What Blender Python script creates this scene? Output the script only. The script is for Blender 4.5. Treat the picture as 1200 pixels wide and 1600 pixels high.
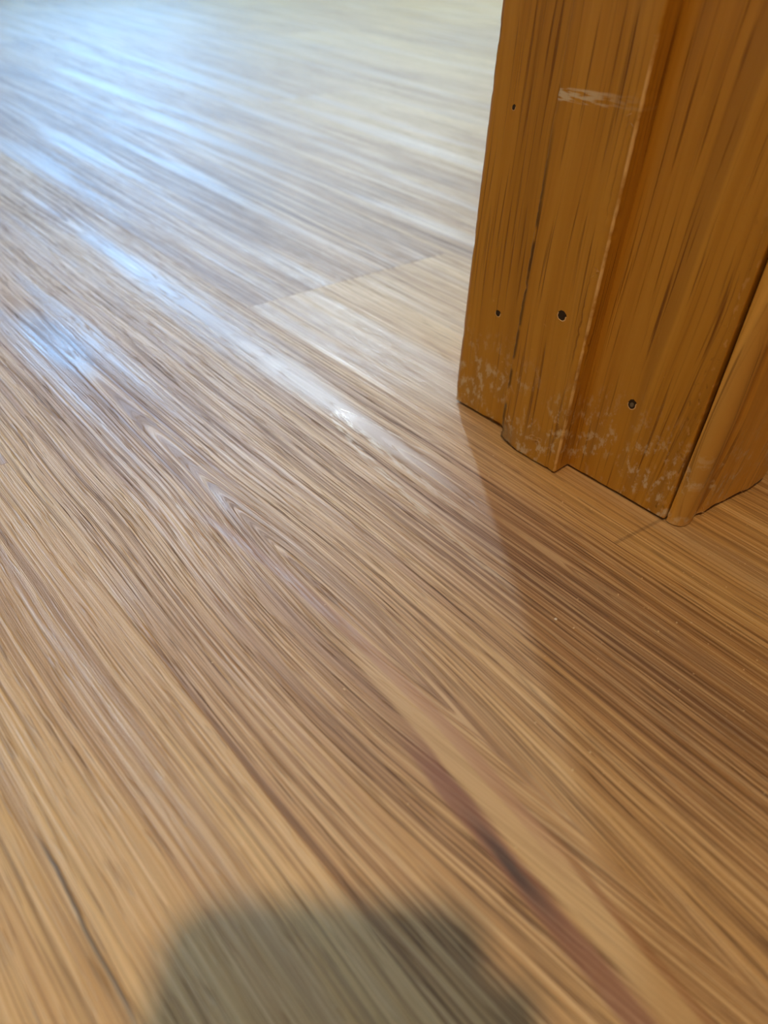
import bpy, bmesh, math, random
from mathutils import Vector, Matrix, noise as mnoise

for o in list(bpy.data.objects):
    bpy.data.objects.remove(o, do_unlink=True)
S = bpy.context.scene
COL = S.collection

# ------------------------------------------------------------------ camera
CAM_H = 0.19                                   # lens 19 cm above the floor
PITCH, ROLL = 0.6980343938, 0.0533559350       # looking down, slight roll
F_PX = 1137.3289                               # focal length, pixels of a 1200x1600 frame
YAW = 0.7659853084 - 0.0180025528              # heading, clockwise from the planks' +Y
JROT = 0.0180025528                            # the door frame is turned 1 degree from the planks
cp, sp, cr, sr = math.cos(PITCH), math.sin(PITCH), math.cos(ROLL), math.sin(ROLL)
right0, down0, fwd = Vector((1, 0, 0)), Vector((0, -sp, -cp)), Vector((0, cp, -sp))
right = cr * right0 - sr * down0
down = sr * right0 + cr * down0
Zrot = Matrix.Rotation(-YAW, 3, 'Z')
right, down, fwd = Zrot @ right, Zrot @ down, Zrot @ fwd
cam = bpy.data.cameras.new('camera')
cam.sensor_fit = 'VERTICAL'
cam.sensor_height = 9.6
cam.lens = F_PX / 1600 * 9.6
cam.clip_start = 0.004
cam.clip_end = 60
cam.dof.use_dof = True
cam.dof.focus_distance = 0.285
cam.dof.aperture_fstop = 2.5
co = bpy.data.objects.new('camera', cam)
COL.objects.link(co)
co.matrix_world = Matrix.Translation((0, 0, CAM_H)) @ Matrix((right, -down, -fwd)).transposed().to_4x4()
S.camera = co

# ------------------------------------------------------------------ light, exposure
S.view_settings.view_transform = 'Standard'
S.view_settings.look = 'None'
S.view_settings.gamma = 1.0
S.view_settings.use_curve_mapping = False
S.view_settings.exposure = -0.08
S.cycles.use_denoising = True
S.cycles.max_bounces = 6
S.cycles.caustics_reflective = False
S.cycles.caustics_refractive = False
S.cycles.sample_clamp_indirect = 4.0

LAMP_W = 11.4             # ceiling lamp over the near room
LAMP_COL = (1.0, 0.655, 0.335)
WIN_NARROW = 255.0       # radiance of the high slit window
WIN_BLUE = 11.0           # radiance of the blue-sky window
WIN_PALE = 1.5           # radiance of the two pale daylit windows
WORLD = 0.02

w = bpy.data.worlds.new('world')
S.world = w
w.use_nodes = True
bgn = next(n for n in w.node_tree.nodes if n.type == 'BACKGROUND')
bgn.inputs[0].default_value = (0.8, 0.9, 1.0, 1)
bgn.inputs[1].default_value = WORLD

heading = Vector((math.sin(YAW), math.cos(YAW), 0))
rightw = Vector((math.cos(YAW), -math.sin(YAW), 0))
CEIL = 2.42
lamp = bpy.data.lights.new('ceiling_downlight', 'AREA')
lamp.shape = 'DISK'
lamp.size = 0.11
lamp.energy = LAMP_W
lamp.color = LAMP_COL
lamp.spread = math.radians(95)
lo = bpy.data.objects.new('ceiling_downlight', lamp)
COL.objects.link(lo)
lo.location = heading * -0.62 + rightw * -0.20 + Vector((0, 0, CEIL - 0.012))


# ------------------------------------------------------------------ node helper
class X:
    """a value in a node tree; arithmetic on it adds Math nodes"""
    def __init__(self, t, s):
        self.t, self.s = t, s

    def _m(self, op, b=None, c=None, clamp=False):
        n = self.t.nodes.new('ShaderNodeMath')
        n.operation = op
        n.use_clamp = clamp
        for i, v in enumerate((self, b, c)):
            if v is None:
                continue
            if isinstance(v, X):
                self.t.links.new(v.s, n.inputs[i])
            else:
                n.inputs[i].default_value = float(v)
        return X(self.t, n.outputs[0])

    def __add__(self, b): return self._m('ADD', b)
    __radd__ = __add__
    def __sub__(self, b): return self._m('SUBTRACT', b)
    def __rsub__(self, b): return (self * -1.0) + b
    def __mul__(self, b): return self._m('MULTIPLY', b)
    __rmul__ = __mul__
    def __truediv__(self, b): return self._m('DIVIDE', b)
    def abs(self): return self._m('ABSOLUTE')
    def sqrt(self): return self._m('SQRT')
    def clamp(self): return self._m('ADD', 0.0, clamp=True)
    def pow(self, e): return self._m('POWER', e)
    def max(self, b): return self._m('MAXIMUM', b)
    def min(self, b): return self._m('MINIMUM', b)
    def gt(self, b): return self._m('GREATER_THAN', b)
    def lt(self, b): return self._m('LESS_THAN', b)
    def exp(self): return self._m('EXPONENT')

    def ss(self, a, b, lo=0.0, hi=1.0):
        """smooth step from a to b"""
        n = self.t.nodes.new('ShaderNodeMapRange')
        n.interpolation_type = 'SMOOTHSTEP'
        self.t.links.new(self.s, n.inputs[0])
        if a > b:
            a, b, lo, hi = b, a, hi, lo
        for i, v in enumerate((a, b, lo, hi)):
            n.inputs[i + 1].default_value = v
        return X(self.t, n.outputs[0])

    def gauss(self, c, wd):
        d = (self - c) * (1.0 / wd)
        return (d * d * -1.0).exp()


def mixf(t, f, a, b):
    return a + (b - a) * f if isinstance(a, X) else (b - a) * f + a


def vec(t, x, y, z):
    n = t.nodes.new('ShaderNodeCombineXYZ')
    for i, v in enumerate((x, y, z)):
        if isinstance(v, X):
            t.links.new(v.s, n.inputs[i])
        else:
            n.inputs[i].default_value = v
    return n.outputs[0]


def nz(t, x, y, z, detail=2.0, rough=0.5, scale=1.0):
    n = t.nodes.new('ShaderNodeTexNoise')
    n.inputs['Scale'].default_value = scale
    n.inputs['Detail'].default_value = detail
    n.inputs['Roughness'].default_value = rough
    t.links.new(vec(t, x, y, z), n.inputs['Vector'])
    return X(t, n.outputs[0])


def lin(h):
    c = [int(h[i:i + 2], 16) / 255 for i in (1, 3, 5)]
    return tuple(v / 12.92 if v <= 0.04045 else ((v + 0.055) / 1.055) ** 2.4 for v in c) + (1.0,)


def ramp(t, f, stops):
    n = t.nodes.new('ShaderNodeValToRGB')
    el = n.color_ramp.elements
    while len(el) < len(stops):
        el.new(0.5)
    for e, (p, c) in zip(el, stops):
        e.position = p
        e.color = lin(c)
    t.links.new(f.s, n.inputs[0])
    return n.outputs[0]


def mixc(t, f, a, b):
    n = t.nodes.new('ShaderNodeMix')
    n.data_type = 'RGBA'
    for v, i in ((f, 0), (a, 6), (b, 7)):
        if isinstance(v, X):
            v = v.s
        if isinstance(v, (int, float)):
            n.inputs[i].default_value = v
        elif isinstance(v, str):
            n.inputs[i].default_value = lin(v)
        else:
            t.links.new(v, n.inputs[i])
    return n.outputs[2]


def scalec(t, c, f):
    """colour c times the value f"""
    n = t.nodes.new('ShaderNodeVectorMath')
    n.operation = 'SCALE'
    t.links.new(c, n.inputs[0])
    t.links.new(f.s, n.inputs['Scale'])
    return n.outputs[0]


def newmat(name):
    m = bpy.data.materials.new(name)
    m.use_nodes = True
    t = m.node_tree
    b = next(n for n in t.nodes if n.type == 'BSDF_PRINCIPLED')
    return m, t, b


def plain(name, c, rough=0.6, bumpy=0.0, metal=0.0, spec=0.5):
    m, t, b = newmat(name)
    g = t.nodes.new('ShaderNodeTexCoord')
    n = t.nodes.new('ShaderNodeTexNoise')
    n.inputs['Scale'].default_value = 90
    n.inputs['Detail'].default_value = 4
    t.links.new(g.outputs['Object'], n.inputs['Vector'])
    f = X(t, n.outputs[0])
    base = t.nodes.new('ShaderNodeRGB')
    base.outputs[0].default_value = lin(c)
    t.links.new(scalec(t, base.outputs[0], f * 0.16 + 0.92), b.inputs['Base Color'])
    b.inputs['Roughness'].default_value = rough
    b.inputs['Metallic'].default_value = metal
    b.inputs['Specular IOR Level'].default_value = spec
    if bumpy:
        bp = t.nodes.new('ShaderNodeBump')
        bp.inputs['Strength'].default_value = bumpy
        bp.inputs['Distance'].default_value = 0.001
        t.links.new(f.s, bp.inputs['Height'])
        t.links.new(bp.outputs[0], b.inputs['Normal'])
    return m


def glow(name, c, strength):
    m, t, b = newmat(name)
    b.inputs['Base Color'].default_value = (0, 0, 0, 1)
    b.inputs['Emission Color'].default_value = c + (1.0,)
    b.inputs['Emission Strength'].default_value = strength
    return m


# ------------------------------------------------------------------ wood-look vinyl plank
def vinyl(name, feature=False):
    m, t, b = newmat(name)
    geo = t.nodes.new('ShaderNodeNewGeometry')
    sep = t.nodes.new('ShaderNodeSeparateXYZ')
    t.links.new(geo.outputs['Position'], sep.inputs[0])
    x, y = X(t, sep.outputs[0]), X(t, sep.outputs[1])
    at = t.nodes.new('ShaderNodeAttribute')
    at.attribute_type = 'OBJECT'
    at.attribute_name = 'seed'
    seed = X(t, at.outputs['Fac'])
    at2 = t.nodes.new('ShaderNodeAttribute')
    at2.attribute_type = 'OBJECT'
    at2.attribute_name = 'tone'
    tone = X(t, at2.outputs['Fac'])

    wav = (nz(t, x * 9.0, y * 4.0, seed * 5.7, 1) - 0.5) * 0.006 + (nz(t, x * 40.0, y * 16.0, seed * 3.3, 1) - 0.5) * 0.0012
    if feature:
        # rings close round a knot at (0.110, 0.388) and into a pointed arch at (0.188, 0.24)
        d1 = x - 0.1085
        f1 = y.gauss(0.385, 0.105)
        qa = (d1 * d1 + f1 * (0.0070 * 0.0070)).sqrt()
        d2 = x - 0.188
        f2 = y.ss(0.06, 0.27) * y.ss(0.75, 0.4)
        qb = 0.0795 - (d2 * d2 + f2 * (0.0055 * 0.0055)).sqrt()
        side = x.ss(0.140, 0.160)
        q = qa + (qb - qa) * side
        # the grain beside the dark streak leans with it
        lean = (y - 0.05) * 0.115 * x.gauss(0.095, 0.035) * y.ss(0.24, 0.07)
        q = q - lean * 1.0
    else:
        q = x + (nz(t, x * 4.0, y * 1.2, seed * 2.1 + 4.0, 1) - 0.5) * 0.02
    q = q + wav
    z0 = seed
    if feature:
        z0 = seed + (x.ss(0.1085, 0.1065) * y.ss(0.26, 0.11)) * 0.09
    fine = nz(t, q * 1050.0, y * 7.0, z0 * 9.1, 2.0, 0.55)
    fine2 = nz(t, q * 2500.0, y * 18.0, z0 * 4.3, 2.0, 0.6)
    med = nz(t, q * 190.0, y * 5.0, z0 * 6.7, 2.0, 0.5)
    wide = nz(t, q * 48.0, y * 2.2, z0 * 8.9, 2.0, 0.5)
    cloud = nz(t, x * 14.0, y * 5.0, seed * 2.7, 2.0, 0.5)
    pore = nz(t, q * 1000.0, y * 55.0, seed * 1.9, 1.0, 0.5)
    speck = nz(t, x * 3200.0, y * 2200.0, seed, 1.0)

    smooth = wide.ss(0.54, 0.66)                       # smooth, greyish-mauve, glossier bands
    line = fine.ss(0.50, 0.60) * 0.50 + fine2.ss(0.50, 0.62) * 0.45 + pore.ss(0.58, 0.66) * 0.30
    gloss = nz(t, q * 300.0 + 7.0, y * 6.0, z0 * 3.7, 1.0).ss(0.62, 0.68)
    line = line * (1.0 - (smooth * 0.65).max(gloss * 0.7))
    if feature:
        line = line * (1.0 - y.gauss(0.25, 0.09) * d1.abs().ss(0.012, 0.004) * 0.5)
    val = (med - 0.5) * 0.6  + (cloud - 0.5) * 0.55 + 0.52 + tone
    if feature:
        val = val - x.gauss(0.172, 0.030) * y.ss(0.20, 0.10) * y.ss(-0.02, 0.03) * 0.34
    if not feature:
        line = line * 0.72
    col = ramp(t, val.clamp(), [(0.12, '#825E3A'), (0.36, '#AA814E'), (0.58, '#C59E63'), (0.85, '#D8B77C')])
    col = mixc(t, smooth * 0.55, col, '#A68766')
    col = mixc(t, fine.ss(0.48, 0.38) * 0.45, col, '#E2C594')
    col = mixc(t, (line * 0.88).clamp(), col, '#604226')
    relief = fine * 0.9 + fine2 * 0.5 + pore.ss(0.60, 0.72) * -0.6 + speck * 0.22
    relief = relief * (1.0 - gloss * 0.35)
    rough = (0.55 - smooth * 0.12) - gloss * 0.04 + (line * 0.20).clamp() - 0.09 + (fine2 - 0.5) * 0.12
    if feature:
        def track(pts):
            """centre x of a streak as it drifts with y (quadratic through three points)"""
            (y0, x0), (y1, x1), (y2, x2) = pts
            a = ((x2 - x0) / (y2 - y0) - (x1 - x0) / (y1 - y0)) / (y2 - y1)
            bb = (x1 - x0) / (y1 - y0) - a * (y1 + y0)
            c = x0 - a * y0 * y0 - bb * y0
            return x - (y * y * a + y * bb + c)
        jit = (nz(t, y * 45.0, x * 120.0, 1.5, 2) - 0.5) * 0.0022
        ds = track([(0.093, 0.0925), (0.040, 0.0868), (0.0, 0.0830)]) + jit
        dp = track([(0.110, 0.1010), (0.0530, 0.0960), (0.010, 0.0925)]) + jit
        dk = track([(0.170, 0.1010), (0.0950, 0.1035), (0.0530, 0.1005)]) + jit
        dg = track([(0.050, 0.1045), (0.005, 0.0968), (-0.0144, 0.0950)]) + jit
        near = y.ss(0.14, 0.08)
        wpale = dp.abs().ss(0.0052, 0.0032) * near
        col = mixc(t, wpale * 0.68, col, '#CFAE78')
        line2 = wpale
        wpink = dk.abs().ss(0.0030, 0.0015) * y.ss(0.22, 0.19) * y.ss(0.02, 0.05)
        col = mixc(t, wpink * 0.62, col, '#B08560')
        wmauve = (nz(t, q * 900.0, y * 60.0, 4.0, 2.0).ss(0.36, 0.56) * 0.7 + 0.3) * dk.abs().ss(0.0030, 0.0004) * y.ss(0.10, 0.14) * y.ss(0.235, 0.20)
        col = mixc(t, wmauve * 0.5, col, '#94796C')
        wgold = dg.abs().ss(0.0017, 0.0006) * y.ss(0.045, 0.02)
        col = mixc(t, wgold * 0.62, col, '#93602C')
        wred = ds.abs().ss(0.0042, 0.0020) * y.ss(0.092, 0.066) * y.ss(-0.02, 0.0, 0.45, 1.0)
        col = mixc(t, wred * 0.82, col, '#86573E')
        wcore = ds.abs().ss(0.0030, 0.0004) * y.gauss(0.038, 0.014)
        col = mixc(t, wcore * 0.9, col, '#3A2820')
        # the knot, its chevron rings, and a faint pencil mark
        kn = ((x - 0.1085) * (1 / 0.011))
        kn = kn * kn + ((y - 0.385) * (1 / 0.05)) * ((y - 0.385) * (1 / 0.05))
        wk = kn.ss(1.5, 0.0)
        col = mixc(t, wk * 0.5, col, '#7D675C')
        ring = (nz(t, q * 420.0, 3.0, 7.0, 1)).ss(0.50, 0.60) * y.gauss(0.29, 0.085) * d1.abs().ss(0.016, 0.006)
        col = mixc(t, ring * 0.55, col, '#8A6E5C')
        dy2 = (0.2395 - y).max(0.0).sqrt()
        dd = x - 0.1862 + jit * 0.5
        brk2 = nz(t, q * 900.0, y * 110.0, 2.0, 2.0).ss(0.40, 0.56) * y.ss(0.2395, 0.2375)
        armL = (dd + dy2 * 0.066).abs().ss(0.0024, 0.0008) * y.ss(0.09, 0.13)
        armM = (dd + dy2 * 0.022).abs().ss(0.0030, 0.0008) * y.ss(0.125, 0.17)
        armR = (dd - dy2 * 0.046).abs().ss(0.0010, 0.0003) * y.ss(0.170, 0.195)
        arms = armL.max(armM).max(armR) * y.ss(0.2395, 0.2375)
        arch_glint = (arms * brk2).clamp()
        col = mixc(t, arch_glint * 0.55, col, '#D2BE9C')  # broken white glints along the arch, put into the colour
        flat = (wk + ring * 0.8 + arms * brk2 * 0.35 + wmauve * 0.5 + wred * 0.4).clamp()
        relief = relief * (1.0 - (flat * 0.8 + line2 * 0.5).clamp())
        rough = rough - flat * 0.10 - arch_glint * 0.10 - wk * 0.12
    else:
        crack = (x + 0.0026 + (nz(t, y * 60.0, 2.0, 3.0) - 0.5) * 0.002).abs().ss(0.0007, 0.0002) * y.ss(0.128, 0.112) * y.ss(0.062, 0.075)
        col = mixc(t, crack * 0.75, col, '#33281F')
        relief = relief - crack * 1.2
        mark = ((y - 0.0961) + (x - 0.2068) * 0.124).abs().ss(0.0012, 0.0003) * x.ss(0.205, 0.211) * x.ss(0.262, 0.25)
        col = mixc(t, mark * 0.38, col, '#4B3524')
    t.links.new(col, b.inputs['Base Color'])
    t.links.new(rough.s, b.inputs['Roughness'])
    t.links.new((1.0 - line.clamp() * 0.4).s, b.inputs['Specular IOR Level'])
    bp = t.nodes.new('ShaderNodeBump')
    bp.inputs['Strength'].default_value = 0.55
    bp.inputs['Distance'].default_value = 0.0007
    t.links.new(relief.s, bp.inputs['Height'])
    t.links.new(bp.outputs[0], b.inputs['Normal'])
    return m


# ------------------------------------------------------------------ varnished oak trim (coordinates: u, v, z of the door frame)
BASE = Vector((0.242, 0.1455, 0.0))             # base of the right jamb, in door-frame coordinates


def oak(name, kind='jamb', warm=0.0):
    m, t, b = newmat(name)
    tc = t.nodes.new('ShaderNodeTexCoord')
    sep = t.nodes.new('ShaderNodeSeparateXYZ')
    t.links.new(tc.outputs['Object'], sep.inputs[0])
    u, v, z = (X(t, sep.outputs[i]) + BASE[i] for i in range(3))
    a = u + v + {'jamb': 0.0, 'stop': 1.3, 'casing': 2.9}[kind]
    wav = (nz(t, a * 16.0, z * 7.0, 1.0, 1) - 0.5) * 0.012
    q = a + wav
    if kind == 'jamb':
        q = q + (z - 0.02) * 0.035 * v.ss(0.13, 0.09)     # grain leans on the near half
    med = nz(t, q * 230.0, z * 3.5, 2.0, 2.0)
    wide = nz(t, q * 70.0, z * 2.0, 5.0, 1.0)
    fine = nz(t, q * 900.0, z * 9.0, 3.0, 2.0, 0.6)
    pore = nz(t, q * 760.0, z * 17.0, 8.0, 1.0)
    val = (med - 0.5) * 0.8 + (wide - 0.5) * 0.9 + 0.5 + warm
    if kind == 'casing':
        stops = [(0.15, '#B88430'), (0.45, '#D09C40'), (0.8, '#E2B25A')]
    else:
        stops = [(0.15, '#9C6C18'), (0.42, '#B88426'), (0.8, '#CA983A')]
    col = ramp(t, val.clamp(), stops)
    dash = pore.ss(0.56, 0.68) * fine.ss(0.40, 0.55)
    if kind == 'casing':
        dash = dash * 0.75
    band = wide.ss(0.58, 0.66) * 0.55
    col = mixc(t, (dash * 0.60 + band * 0.55 + fine.ss(0.55, 0.72) * 0.32).clamp(), col, '#6A3C0A')
    # scuffed, dusty finish close to the floor
    scf = nz(t, u * 330.0 + v * 330.0, z * 170.0, 4.0, 4.0, 0.65)
    blob = nz(t, u * 80.0 + v * 80.0, z * 55.0, 9.0, 2.0)
    low = z.ss(0.052, 0.010)
    dust = scf.ss(0.50, 0.62) * blob.ss(0.40, 0.55) * low
    col = mixc(t, dust * 0.9, col, '#DCCCAC')
    haze = blob.ss(0.42, 0.62) * low * (0.30 if kind != 'casing' else 0.18)
    col = mixc(t, haze, col, '#A08250')
    # fine nicks through the varnish
    nick = nz(t, a * 260.0, z * 420.0, 12.0, 1.0).ss(0.74, 0.80) * z.ss(0.10, 0.02)
    col = mixc(t, nick * 0.7, col, '#D8AC66')
    relief = fine * 0.5 + dash * -0.9 + scf * 0.35 * low
    rough = 0.36 + dust * 0.3
    wearn = nz(t, z * 55.0, a * 30.0, 6.0, 3.0)
    if kind == 'stop':
        # raw wood along the near edge, a broken dark line along the far one, a dry paint scrape at 14 cm
        e1 = ((u - 0.2328) * (u - 0.2328) + (v - 0.1356) * (v - 0.1356)).sqrt().ss(0.0009, 0.0004) * nz(t, z * 75.0, a * 200.0, 16.0, 4.0, 0.65).ss(0.34, 0.62)
        e1 = e1 * z.ss(0.26, 0.2)
        col = mixc(t, e1 * 0.95, col, '#E2C084')
        e2 = (v - 0.1672).abs().ss(0.0014, 0.0004) * wearn.ss(0.58, 0.50) * z.ss(0.15, 0.10)
        col = mixc(t, e2 * 0.75, col, '#3A240C')
        sc = (z - 0.1425 - (0.1665 - v) * 0.06)
        brk = nz(t, v * 160.0, z * 900.0, 3.0, 3.0).ss(0.40, 0.58)
        scrape = sc.abs().ss(0.0024, 0.0016) * brk * v.ss(0.139, 0.160, 0.12, 1.0) * v.lt(0.1685)
        col = mixc(t, scrape * 0.8, col, '#D6CDB4')
        bs = z.ss(0.0145, 0.006) * v.ss(0.155, 0.166)
        col = mixc(t, bs * 0.55, col, '#A89272')
        rough = rough + scrape * 0.3
    if kind == 'jamb':
        chk = nz(t, z * 240.0, v * 500.0, 3.0, 3.0).ss(0.58, 0.66) * nz(t, z * 60.0, 1.0, 1.0).ss(0.45, 0.55) * (v - 0.0905).abs().ss(0.0042, 0.0012) * z.ss(0.14, 0.08)
        col = mixc(t, chk * 0.55, col, '#5E4016')
        e3 = (v - 0.2048).abs().ss(0.0016, 0.0006) * wearn.ss(0.42, 0.55) * z.ss(0.30, 0.25)
        col = mixc(t, e3 * 0.5, col, '#C0946A')
        chk2 = nz(t, z * 200.0, v * 400.0, 13.0, 3.0).ss(0.56, 0.64) * (v - 0.0885).abs().ss(0.0032, 0.0008) * z.ss(0.16, 0.08)
        col = mixc(t, chk2 * 0.7, col, '#C89A58')
    if kind == 'casing':
        groove = (u - 0.2548).abs().ss(0.0022, 0.0008)
        col = mixc(t, groove * 0.35, col, '#8A4A0C')
        eb = z.ss(0.0042, 0.0012)
        col = mixc(t, eb * 0.45, col, '#D9AE70')
    t.links.new(col, b.inputs['Base Color'])
    t.links.new(rough.s, b.inputs['Roughness'])
    b.inputs['Specular IOR Level'].default_value = 0.42
    bp = t.nodes.new('ShaderNodeBump')
    bp.inputs['Strength'].default_value = 0.45
    bp.inputs['Distance'].default_value = 0.0004
    t.links.new(relief.s, bp.inputs['Height'])
    t.links.new(bp.outputs[0], b.inputs['Normal'])
    return m


M_PLANK = vinyl('oak_look_vinyl')
M_PLANK_KNOT = vinyl('oak_look_vinyl_with_knot', True)
M_JAMB, M_STOP, M_CASING = oak('varnished_oak_jamb'), oak('varnished_oak_stop', 'stop'), oak('varnished_oak_casing', 'casing', 0.05)
M_WALL = plain('white_wall_paint', '#D8D3C8', 0.85, 0.2)
M_CEIL = plain('ceiling_paint', '#E4E2DC', 0.9, 0.2)
M_SUB = plain('underlay', '#5A4530', 0.9)
M_RAW = plain('raw_oak_fibre', '#DDBB86', 0.6, 0.3)
M_HOLE_SHADE = plain('nail_hole_shade', '#2A1C0E', 0.8)  # dark colour stands for the shade inside a hole
M_NAIL = plain('dull_nail_head', '#6E675A', 0.55, 0.2)
M_CRUMB = plain('pale_dust', '#D8C39A', 0.8, 0.3)
M_WHITE = plain('white_crumb', '#F4EFE2', 0.7, 0.3)
M_FRAME = plain('window_frame_paint', '#E9E7E0', 0.5)
M_PHONE = plain('black_phone_glass', '#0B0C0E', 0.25)
M_PHONE_EDGE = plain('phone_metal_edge', '#2B2D31', 0.35, 0.0, 0.9)

# ------------------------------------------------------------------ mesh helpers
JM = Matrix.Rotation(JROT, 4, 'Z')               # door-frame coordinates -> world


def link(name, bm, mat, parent=None, smooth=False):
    me = bpy.data.meshes.new(name)
    bm.normal_update()
    bm.to_mesh(me)
    bm.free()
    me.materials.append(mat)
    if smooth:
        for p in me.polygons:
            p.use_smooth = True
        me.set_sharp_from_angle(angle=math.radians(40))
    o = bpy.data.objects.new(name, me)
    COL.objects.link(o)
    if parent:
        o.parent = parent
    return o


def structure(o, label=None, cat=None):
    o['kind'] = 'structure'
    if label:
        o['label'] = label
        o['category'] = cat
    return o


def box(bm, lo, hi, bev=0.0, seg=1):
    r = bmesh.ops.create_cube(bm, size=1.0)
    vs = r['verts']
    for v in vs:
        v.co = Vector((lo[i] + (v.co[i] + 0.5) * (hi[i] - lo[i]) for i in range(3)))
    if bev:
        es = list({e for v in vs for e in v.link_edges})
        bmesh.ops.bevel(bm, geom=es, offset=bev, segments=seg, affect='EDGES', profile=0.5)


def sweep(bm, prof, zs, disp=None, off=Vector((0, 0, 0)), flip=False):
    """closed profile [(u, v)...] carried up through the heights zs; disp(u, v, z, i) moves single points"""
    rings = []
    for k, z in enumerate(zs):
        ring = []
        for i, (a, b_) in enumerate(prof):
            p = Vector((a, b_, z))
            if disp:
                p = p + disp(a, b_, z, i, k)
            ring.append(bm.verts.new(p - off))
        rings.append(ring)
    n = len(prof)
    for k in range(len(rings) - 1):
        for i in range(n):
            j = (i + 1) % n
            bm.faces.new((rings[k][i], rings[k][j], rings[k + 1][j], rings[k + 1][i]))
    bm.faces.new(list(reversed(rings[0])))
    bm.faces.new(rings[-1])
    bmesh.ops.recalc_face_normals(bm, faces=bm.faces)


def rounded(pts, radii, seg=4):
    """polygon with its corners rounded off"""
    out = []
    n = len(pts)
    for i in range(n):
        p0, p, p1 = Vector(pts[i - 1]), Vector(pts[i]), Vector(pts[(i + 1) % n])
        r = radii[i]
        a, c = (p0 - p).normalized(), (p1 - p).normalized()
        if r <= 0:
            out.append(tuple(p))
            continue
        s, e = p + a * r, p + c * r
        for k in range(seg + 1):
            q = k / seg
            out.append(tuple(s.lerp(p, q).lerp(p.lerp(e, q), q)))
    return out


def dense(pts, step):
    out = []
    n = len(pts)
    for i in range(n):
        a, c = Vector(pts[i]), Vector(pts[(i + 1) % n])
        k = max(1, int((c - a).length / step))
        for j in range(k):
            out.append(tuple(a.lerp(c, j / k)))
    return out


def heights(z0, fine_to, step, top):
    zs, z = [], z0
    while z < fine_to:
        zs.append(z)
        z += step
    while z < top:
        zs.append(z)
        z += step
        step *= 1.5
    zs.append(top)
    return zs


def N(x, y=0.0, z=0.0):
    return mnoise.noise(Vector((x, y, z)))


# ------------------------------------------------------------------ the floor: single planks with recessed joints
random.seed(7)
floor = bpy.data.objects.new('floor', None)
COL.objects.link(floor)
structure(floor, 'wood-look plank floor with long grain, a dark knot streak and window glare', 'floor')
floor.location = (0.14, 0.3, 0)
PW, PL, SEAM = 0.1645, 1.22, 0.2135
GAP = 0.00003
X0, X1, Y0, Y1 = -1.25, 3.6, -1.9, 2.6
bm = bmesh.new()
box(bm, (X0, Y0, -0.03), (X1, Y1, -0.0052))
sub = link('underlay', bm, M_SUB, floor)
sub.matrix_parent_inverse = Matrix.Translation(-floor.location)
row_joint = {0: 0.358, -1: -0.42, 1: 1.373 - PL, 2: 0.83, -2: 0.29, 3: 0.12}
ri = int((X0 - SEAM) // PW)
while SEAM + ri * PW < X1:
    xa, xb = SEAM + ri * PW, SEAM + (ri + 1) * PW
    j = row_joint.get(ri, random.uniform(0, PL))
    ya = j - PL * math.ceil((j - Y0) / PL)
    while ya < Y1:
        yb = ya + PL
        lo_, hi_ = max(ya, Y0), min(yb, Y1)
        if hi_ - lo_ > 0.02:
            bm = bmesh.new()
            cx, cy = (xa + xb) / 2, (lo_ + hi_) / 2
            sk = -0.012 if ri == 0 else 0.0
            box(bm, (xa + GAP - cx, lo_ + GAP - cy, -0.005), (xb - GAP - cx, hi_ - GAP - cy, 0.0), 0.00010)
            for v in bm.verts:
                v.co.y += -0.035 * v.co.x if ri == 0 else 0
            near_knot = ri == -1 and lo_ < 0.3 < hi_
            o = link('plank', bm, M_PLANK_KNOT if near_knot else M_PLANK, floor)
            o.matrix_parent_inverse = Matrix.Translation(-floor.location)
            o.location = (cx, cy, 0)
            o['seed'] = round(random.uniform(0.5, 9.5), 3)
            o['tone'] = round(random.uniform(-0.10, 0.10), 3)
            if near_knot:
                o['seed'], o['tone'] = 0.37, 0.0
                o['label'] = 'plank with a knot and dark reddish streak'
            elif ri == 0 and hi_ < 0.37 and hi_ > 0.3:
                o['seed'], o['tone'] = 2.61, 0.03
            elif ri == 0 and lo_ < 0.37 and hi_ > 0.4:
                o['seed'], o['tone'] = 5.2, -0.22
                o['label'] = 'darker greyish plank beyond the end joint'
            elif ri == 1 and hi_ > 1.3 and lo_ < 1.0:
                o['tone'] = -0.12
        ya = yb
    ri += 1

# ------------------------------------------------------------------ the room shell (door-frame coordinates, u across, v deep)
WU0, WU1, WV0, WV1 = -1.05, 3.4, -1.7, 2.40
WALL_N, WALL_F = 0.0868, 0.2045                 # faces of the wall that holds the doorway
OPEN_L, OPEN_R, HEAD = -0.52, 0.242, 2.04


def shell(name, boxes, mat, label, cat='wall'):
    bm = bmesh.new()
    for lo_, hi_ in boxes:
        box(bm, lo_, hi_)
    o = link(name, bm, mat)
    o.matrix_world = JM
    return structure(o, label, cat)


shell('wall_middle', [((OPEN_R + 0.022, WALL_N, 0), (WU1, WALL_F, CEIL)), ((WU0, WALL_N, 0), (OPEN_L - 0.022, WALL_F, CEIL)),
                      ((OPEN_L - 0.022, WALL_N, HEAD + 0.022), (OPEN_R + 0.022, WALL_F, CEIL))], M_WALL, 'painted wall that holds the oak door frame')
shell('wall_left', [((WU0 - 0.1, WV0, 0), (WU0, WV1, CEIL))], M_WALL, 'painted side wall left of the doorway')
shell('wall_right', [((WU1, WV0, 0), (WU1 + 0.1, WV1, CEIL))], M_WALL, 'painted side wall far to the right')
shell('wall_near', [((WU0 - 0.1, WV0 - 0.1, 0), (WU1 + 0.1, WV0, CEIL))], M_WALL, 'painted wall behind the viewer')
shell('ceiling', [((WU0 - 0.1, WV0 - 0.1, CEIL), (WU1 + 0.1, WV1 + 0.1, CEIL + 0.1))], M_CEIL, 'white ceiling over both rooms', 'ceiling')

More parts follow.
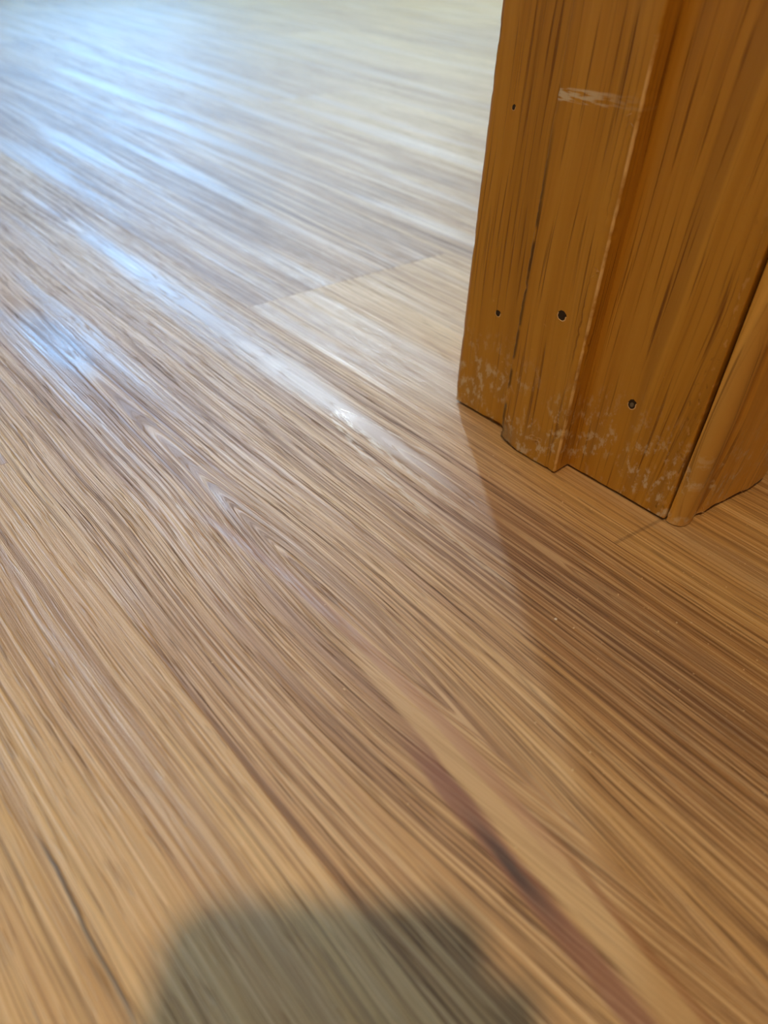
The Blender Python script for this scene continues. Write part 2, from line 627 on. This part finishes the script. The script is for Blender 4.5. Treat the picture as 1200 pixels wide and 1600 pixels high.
# far wall with its two window openings: (u0, u1, z0, z1)
NARROW = (1.80, 1.97, 1.42, 2.18)
BLUE = (0.70, 1.40, 0.28, 1.56)
PALE1 = (1.46, 2.30, 0.12, 1.36)
PALE2 = (2.36, 3.22, 0.12, 1.36)


def wall_with_holes(u0, u1, holes):
    us = sorted({u0, u1} | {h[0] for h in holes} | {h[1] for h in holes})
    out = []
    for a, c in zip(us[:-1], us[1:]):
        z = 0.0
        for h in sorted((h for h in holes if h[0] < (a + c) / 2 < h[1]), key=lambda h: h[2]):
            out.append(((a, WV1, z), (c, WV1 + 0.1, h[2])))
            z = h[3]
        out.append(((a, WV1, z), (c, WV1 + 0.1, CEIL)))
    return out


shell('wall_far', wall_with_holes(WU0 - 0.1, WU1 + 0.1, [NARROW, BLUE, PALE1, PALE2]), M_WALL, 'painted far wall with a row of daylit windows')


def window(name, hole, pane_mat, label):
    u0, u1, z0, z1 = hole
    e = 0.025
    bm = bmesh.new()
    for lo_, hi_ in (((u0, WV1 + 0.02, z0), (u0 + e, WV1 + 0.08, z1)), ((u1 - e, WV1 + 0.02, z0), (u1, WV1 + 0.08, z1)),
                     ((u0 + e, WV1 + 0.02, z0), (u1 - e, WV1 + 0.08, z0 + e)), ((u0 + e, WV1 + 0.02, z1 - e), (u1 - e, WV1 + 0.08, z1))):
        box(bm, lo_, hi_, 0.003)
    fr = link(name, bm, M_FRAME)
    fr.matrix_world = JM
    structure(fr, label, 'window')
    bm = bmesh.new()
    box(bm, (u0 + e, WV1 + 0.046, z0 + e), (u1 - e, WV1 + 0.052, z1 - e))
    link('pane', bm, pane_mat, fr)


window('window_1', NARROW, glow('daylit_pane', (0.66, 0.84, 1.0), WIN_NARROW), 'narrow bright window high in the far wall')
window('window_2', BLUE, glow('blue_sky_pane', (0.25, 0.56, 1.0), WIN_BLUE), 'blue-lit window leftmost in the far wall')
pale = glow('pale_daylit_pane', (0.62, 0.84, 1.0), WIN_PALE)
window('window_3', PALE1, pale, 'pale daylit window in the middle of the far wall')
window('window_4', PALE2, pale, 'pale daylit window rightmost in the far wall')

# ------------------------------------------------------------------ the oak door frame
frame = bpy.data.objects.new('door_frame', None)
COL.objects.link(frame)
frame.matrix_world = JM @ Matrix.Translation(BASE)
frame['kind'] = 'thing'
frame['label'] = 'worn varnished oak door frame with stop strip, scuffed and chipped where it meets the floor'
frame['category'] = 'door frame'

JV0, JV1 = 0.0866, 0.2058
# right jamb: a board with eased edges; its lower end is cut a little unevenly above the floor
prof = rounded([(0.242, JV0), (0.242, JV1), (0.261, JV1), (0.261, JV0)], [0.0007, 0.0022, 0.001, 0.001])
prof = dense(prof, 0.0025)


def jamb_disp(u, v, z, i, k):
    d = Vector((0, 0, 0))
    fade = max(0.0, 1 - z / 0.02)
    d.z += fade * (0.0007 + 0.0005 * N(v * 150, 3.1) + 0.0004 * N(v * 420, 7.7))
    if v > 0.172:
        d.z += fade * 0.0003
    if 0.1735 < v < 0.184:
        d.z += fade * 0.0006
    if u < 0.2425 and JV0 + 0.001 < v < 0.094:
        d.x += 0.00028 * max(0, N(v * 300, z * 160)) * max(0, 1 - z / 0.16)
    if u < 0.246 and v > JV1 - 0.003:
        d.y -= 0.0006 * max(0, N(z * 120, 5.0)) + 0.0004 * max(0, N(z * 480, 9.0))
        d.y -= 0.0008 * max(0.0, 1 - z / 0.016) ** 2
    return d


bm = bmesh.new()
sweep(bm, prof, heights(0.0006, 0.18, 0.0016, HEAD), jamb_disp, BASE)
jamb = link('jamb', bm, M_JAMB, frame, True)

# door stop: strip nailed on the jamb, outer edges rounded and battered
SV0, SV1, SU = 0.1352, 0.1680, 0.2324
prof = rounded([(SU, SV0), (SU, SV1), (0.2421, SV1), (0.2421, SV0)], [0.0012, 0.0009, 0, 0], 6)
prof = dense(prof, 0.0013)


def stop_disp(u, v, z, i, k):
    d = Vector((0, 0, 0))
    fade = max(0.0, 1 - z / 0.02)
    d.z += fade * (0.0006 + 0.0004 * N(v * 260, 1.1) + 0.0003 * N(v * 700, 2.0))
    if v > 0.157:                                # the far lower corner is broken away
        k2 = (v - 0.157) / 0.011
        d.z += fade * 0.0011 * k2
        d.x += max(0.0, 1 - z / 0.011) * 0.0022 * k2
    low = max(0.0, 1 - z / 0.22)
    if u < 0.2355 and v < SV0 + 0.0045:
        e = 0.00042 * N(z * 70, 2.0) + 0.00034 * N(z * 260, v * 300, 4.0) + 0.00022 * N(z * 800, v * 700, 4.0)
        d.x += max(-0.0001, e) * (0.5 + low)
        d.y += max(-0.0001, e) * (0.5 + low)
    if u < 0.2345 and v > SV1 - 0.002:
        e = 0.0005 * N(z * 90, 12.0) + 0.0004 * N(z * 330, 14.0)
        d.x += max(0, e) * 0.7
        d.y -= max(0, e) * 1.3
    return d


bm = bmesh.new()
sweep(bm, prof, heights(0.0005, 0.20, 0.0011, HEAD - 0.01), stop_disp, BASE)
stop = link('door_stop', bm, M_STOP, frame, True)

# near casing: moulded profile with a bead at its inner edge, lower end torn
cas = [(0.2436, 0.0862), (0.2428, 0.0859), (0.2424, 0.0842), (0.2427, 0.0822), (0.2437, 0.0803), (0.2454, 0.0791), (0.2476, 0.0786),
       (0.2500, 0.0786), (0.2522, 0.0790), (0.2541, 0.0796), (0.2556, 0.0796), (0.2572, 0.0788), (0.2592, 0.0781), (0.2625, 0.0778),
       (0.2665, 0.0774), (0.2710, 0.0768), (0.2760, 0.0760), (0.2815, 0.0750), (0.2870, 0.0740), (0.2930, 0.0733), (0.2985, 0.0730),
       (0.3020, 0.0732), (0.3045, 0.0742), (0.3055, 0.0760), (0.3057, 0.0862)]


def casing_disp(u, v, z, i, k):
    d = Vector((0, 0, 0))
    fade = max(0.0, 1 - z / 0.014)
    lift = 0.0002
    if u > 0.2525:
        lift += 0.0012 * min(1, (u - 0.2525) / 0.004)
    if u > 0.262:
        lift += 0.0009 * (0.5 + 0.5 * math.sin((u - 0.262) * 420)) + 0.0004 * N(u * 300, 1.0)
    if u > 0.296:
        lift += 0.0016 * (u - 0.296) / 0.01
    d.z += fade * lift
    d.y -= fade * 0.0003 * N(u * 500, z * 400) + 0.0009 * min(1.0, z / 0.05)
    return d


bm = bmesh.new()
sweep(bm, dense(cas, 0.0016), heights(0.0003, 0.06, 0.0011, HEAD + 0.062), casing_disp, BASE)
casing = link('casing', bm, M_CASING, frame, True)

# left side, head, and the far casings (outside the picture, same section)
def mirrored(src, name, dims, mat):
    bm = bmesh.new()
    for lo_, hi_ in dims:
        box(bm, Vector(lo_) - BASE, Vector(hi_) - BASE, 0.0015)
    return link(name, bm, mat, frame)


mirrored(None, 'jamb', [((OPEN_L - 0.019, JV0, 0.0005), (OPEN_L, JV1, HEAD))], M_JAMB)
mirrored(None, 'head_jamb', [((OPEN_L - 0.019, JV0, HEAD), (0.261, JV1, HEAD + 0.019))], M_JAMB)
mirrored(None, 'door_stop', [((OPEN_L, SV0, 0.0005), (OPEN_L + 0.0097, SV1, HEAD))], M_STOP)
mirrored(None, 'door_stop', [((OPEN_L + 0.0097, SV0, HEAD - 0.0097), (SU, SV1, HEAD))], M_STOP)
mirrored(None, 'casing', [((OPEN_L - 0.064, 0.075, 0.0005), (OPEN_L - 0.0012, 0.0905, HEAD + 0.062))], M_CASING)
mirrored(None, 'head_casing', [((OPEN_L - 0.0012, 0.075, HEAD + 0.0012), (0.2432, 0.0905, HEAD + 0.062))], M_CASING)
mirrored(None, 'casing', [((0.2525, 0.2047, 0.0005), (0.3100, 0.2122, HEAD + 0.062))], M_CASING)
mirrored(None, 'casing', [((OPEN_L - 0.068, 0.2047, 0.0005), (OPEN_L - 0.0105, 0.2125, HEAD + 0.062))], M_CASING)


# nail holes: a torn rim round a nearly flat disc, the pit's shade painted dark
def nail_hole(parent, p, ru, rv, tilt, nail):
    """p on a face that looks towards -u; rv across, ru up"""
    c = Vector(p) - BASE
    n = 18
    bm = bmesh.new()
    rings = []
    for k, (s, dep) in enumerate(((1.30, 0.00002), (1.12, -0.00016), (1.0, -0.00010), (0.9, -0.00004), (0.55, -0.00003))):
        ring = []
        for i in range(n):
            a = 2 * math.pi * i / n
            jj = 1 + 0.16 * N(math.cos(a) * 2.1, math.sin(a) * 2.1, p[1] * 900) if k < 3 else 1
            dv, dz = math.cos(a) * rv * s * jj, math.sin(a) * ru * s * jj
            dv, dz = dv * math.cos(tilt) - dz * math.sin(tilt), dv * math.sin(tilt) + dz * math.cos(tilt)
            amp = 0.35 + 0.9 * max(0, math.sin(a + 3.6)) if k == 1 else 1
            ring.append(bm.verts.new(c + Vector((dep * amp, dv, dz))))
        rings.append(ring)
    mid = bm.verts.new(c + Vector((-0.00003, 0, 0)))
    for k in range(4):
        for i in range(n):
            f = bm.faces.new((rings[k][i], rings[k][(i + 1) % n], rings[k + 1][(i + 1) % n], rings[k + 1][i]))
            f.material_index = 0 if k < 2 and math.sin(2 * math.pi * i / n + 3.6) > -0.35 else 1
    for i in range(n):
        f = bm.faces.new((rings[4][i], rings[4][(i + 1) % n], mid))
        f.material_index = 2
    bmesh.ops.recalc_face_normals(bm, faces=bm.faces)
    o = link('nail_hole', bm, M_RAW, parent)
    o.data.materials.append(M_HOLE_SHADE)
    o.data.materials.append(M_NAIL if nail else M_HOLE_SHADE)
    o['label'] = 'nail hole with torn pale rim'
    return o


nail_hole(stop, (SU, 0.1480, 0.0694), 0.0017, 0.0018, 0.5, False)
nail_hole(jamb, (0.2420, 0.1142, 0.0421), 0.0019, 0.0015, 0.2, True)
nail_hole(jamb, (0.2420, 0.1863, 0.0535), 0.0012, 0.0012, 0.4, False)
nail_hole(jamb, (0.2420, 0.1933, 0.1328), 0.0009, 0.0007, 0.3, False)


# splinters and lifted fibres on the stop's near edge
def fibres(parent, p, n, size, seed, spread=1.0):
    rnd = random.Random(seed)
    bm = bmesh.new()
    for _ in range(n):
        a = Vector(p) - BASE + Vector((rnd.uniform(-.0002, .0002), rnd.uniform(-.0012, .0012) * spread, rnd.uniform(-.002, .002) * spread))
        d = Vector((-rnd.uniform(0.05, 0.25), rnd.uniform(-1, 1) * spread, rnd.uniform(-0.5, 0.5))).normalized()
        ln, wd = size * rnd.uniform(0.5, 1.2), size * 0.09
        prev = None
        for s in range(5):
            q = s / 4
            c = a + d * ln * q + Vector((-0.25 * size * q * q, 0, 0.2 * size * math.sin(q * 2.4)))
            r = wd * (1 - 0.8 * q)
            ring = [bm.verts.new(c + Vector((math.cos(t_) * r, 0, math.sin(t_) * r))) for t_ in (0, 2.1, 4.2)]
            if prev:
                for i in range(3):
                    bm.faces.new((prev[i], prev[(i + 1) % 3], ring[(i + 1) % 3], ring[i]))
            prev = ring
    o = link('splinter', bm, M_RAW, parent)
    return o


fibres(stop, (SU + 0.0006, 0.1378, 0.0893), 6, 0.0030, 3)
fibres(stop, (SU + 0.0006, 0.1376, 0.0300), 8, 0.0026, 5, 0.7)
fibres(stop, (SU + 0.0006, 0.1378, 0.1400), 4, 0.0026, 8, 0.8)
fibres(stop, (SU + 0.0006, 0.1378, 0.1630), 3, 0.0016, 9, 0.5)
fibres(stop, (SU + 0.0003, 0.1470, 0.0095), 7, 0.0034, 11, 1.6)

fibres(casing, (0.2575, 0.0782, 0.0016), 5, 0.0022, 14, 0.9)
fibres(casing, (0.2830, 0.0745, 0.0024), 4, 0.0020, 17, 1.0)

# ------------------------------------------------------------------ crumbs and dust on the floor
def lump(bm, c, r, rnd):
    vs = bmesh.ops.create_icosphere(bm, subdivisions=1, radius=r)['verts']
    sx, sy, sz = rnd.uniform(0.7, 1.5), rnd.uniform(0.6, 1.2), rnd.uniform(0.4, 0.7)
    rot = Matrix.Rotation(rnd.uniform(0, 6.28), 3, 'Z')
    for v in vs:
        k = 1 + rnd.uniform(-0.25, 0.25)
        v.co = rot @ Vector((v.co.x * sx * k, v.co.y * sy * k, v.co.z * sz * k)) + Vector((c[0], c[1], r * 0.4))


rnd = random.Random(21)
bm = bmesh.new()
lump(bm, (0, 0, 0), 0.0006, rnd)
cr_ = link('crumb', bm, M_WHITE)
cr_.location = (0.1631, 0.0847, 0)
cr_['label'] = 'tiny white crumb on the brown floor in front of the door frame'
cr_['category'] = 'crumb'
cr_['kind'] = 'thing'
bm = bmesh.new()
for _ in range(210):
    u_ = rnd.random()
    if u_ < 0.6:
        c = (rnd.gauss(0.235, 0.045), rnd.gauss(0.045, 0.03))
    elif u_ < 0.8:
        c = (rnd.uniform(0.215, 0.24), rnd.uniform(0.08, 0.2))
    else:
        c = (rnd.uniform(0.0, 0.25), rnd.uniform(-0.02, 0.16))
    q = JM.inverted() @ Vector((c[0], c[1], 0))
    if q.x > 0.228 and q.y > 0.07:
        continue
    lump(bm, c, rnd.choice((0.00012, 0.00016, 0.0002, 0.00024, 0.00034)), rnd)
dust = link('dust_specks', bm, M_CRUMB)
dust['kind'] = 'stuff'
dust['label'] = 'pale sawdust specks scattered on the floor near the casing'
dust['category'] = 'dust'

# ------------------------------------------------------------------ the phone that takes the picture (its shadow falls on the floor)
ph = bpy.data.objects.new('smartphone', None)
COL.objects.link(ph)
ph.matrix_world = Matrix.Translation((0, 0, CAM_H)) @ Matrix((right, -down, -fwd)).transposed().to_4x4()
ph['kind'] = 'thing'
ph['label'] = 'black smartphone held just above the floor, taking the picture'
ph['category'] = 'phone'
bm = bmesh.new()
x0, x1, y1, y0 = -0.059, 0.012, 0.028, -0.128
pts = rounded([(x0, y0), (x1, y0), (x1, y1), (x0, y1)], [0.015] * 4, 6)
sweep(bm, pts, [0.0032, 0.0036, 0.0112, 0.0116])
link('phone_body', bm, M_PHONE_EDGE, ph)
bm = bmesh.new()
pts = rounded([(x0 + .002, y0 + .002), (x1 - .002, y0 + .002), (x1 - .002, y1 - .002), (x0 + .002, y1 - .002)], [0.014] * 4, 6)
sweep(bm, pts, [0.0116, 0.0119])
link('screen', bm, M_PHONE, ph)
bm = bmesh.new()
pts = rounded([(-0.026, -0.008), (0.022, -0.008), (0.022, 0.008), (-0.026, 0.008)], [0.006] * 4, 6)
sweep(bm, pts, [0.0012, 0.0032])
link('camera_bump', bm, M_PHONE, ph)
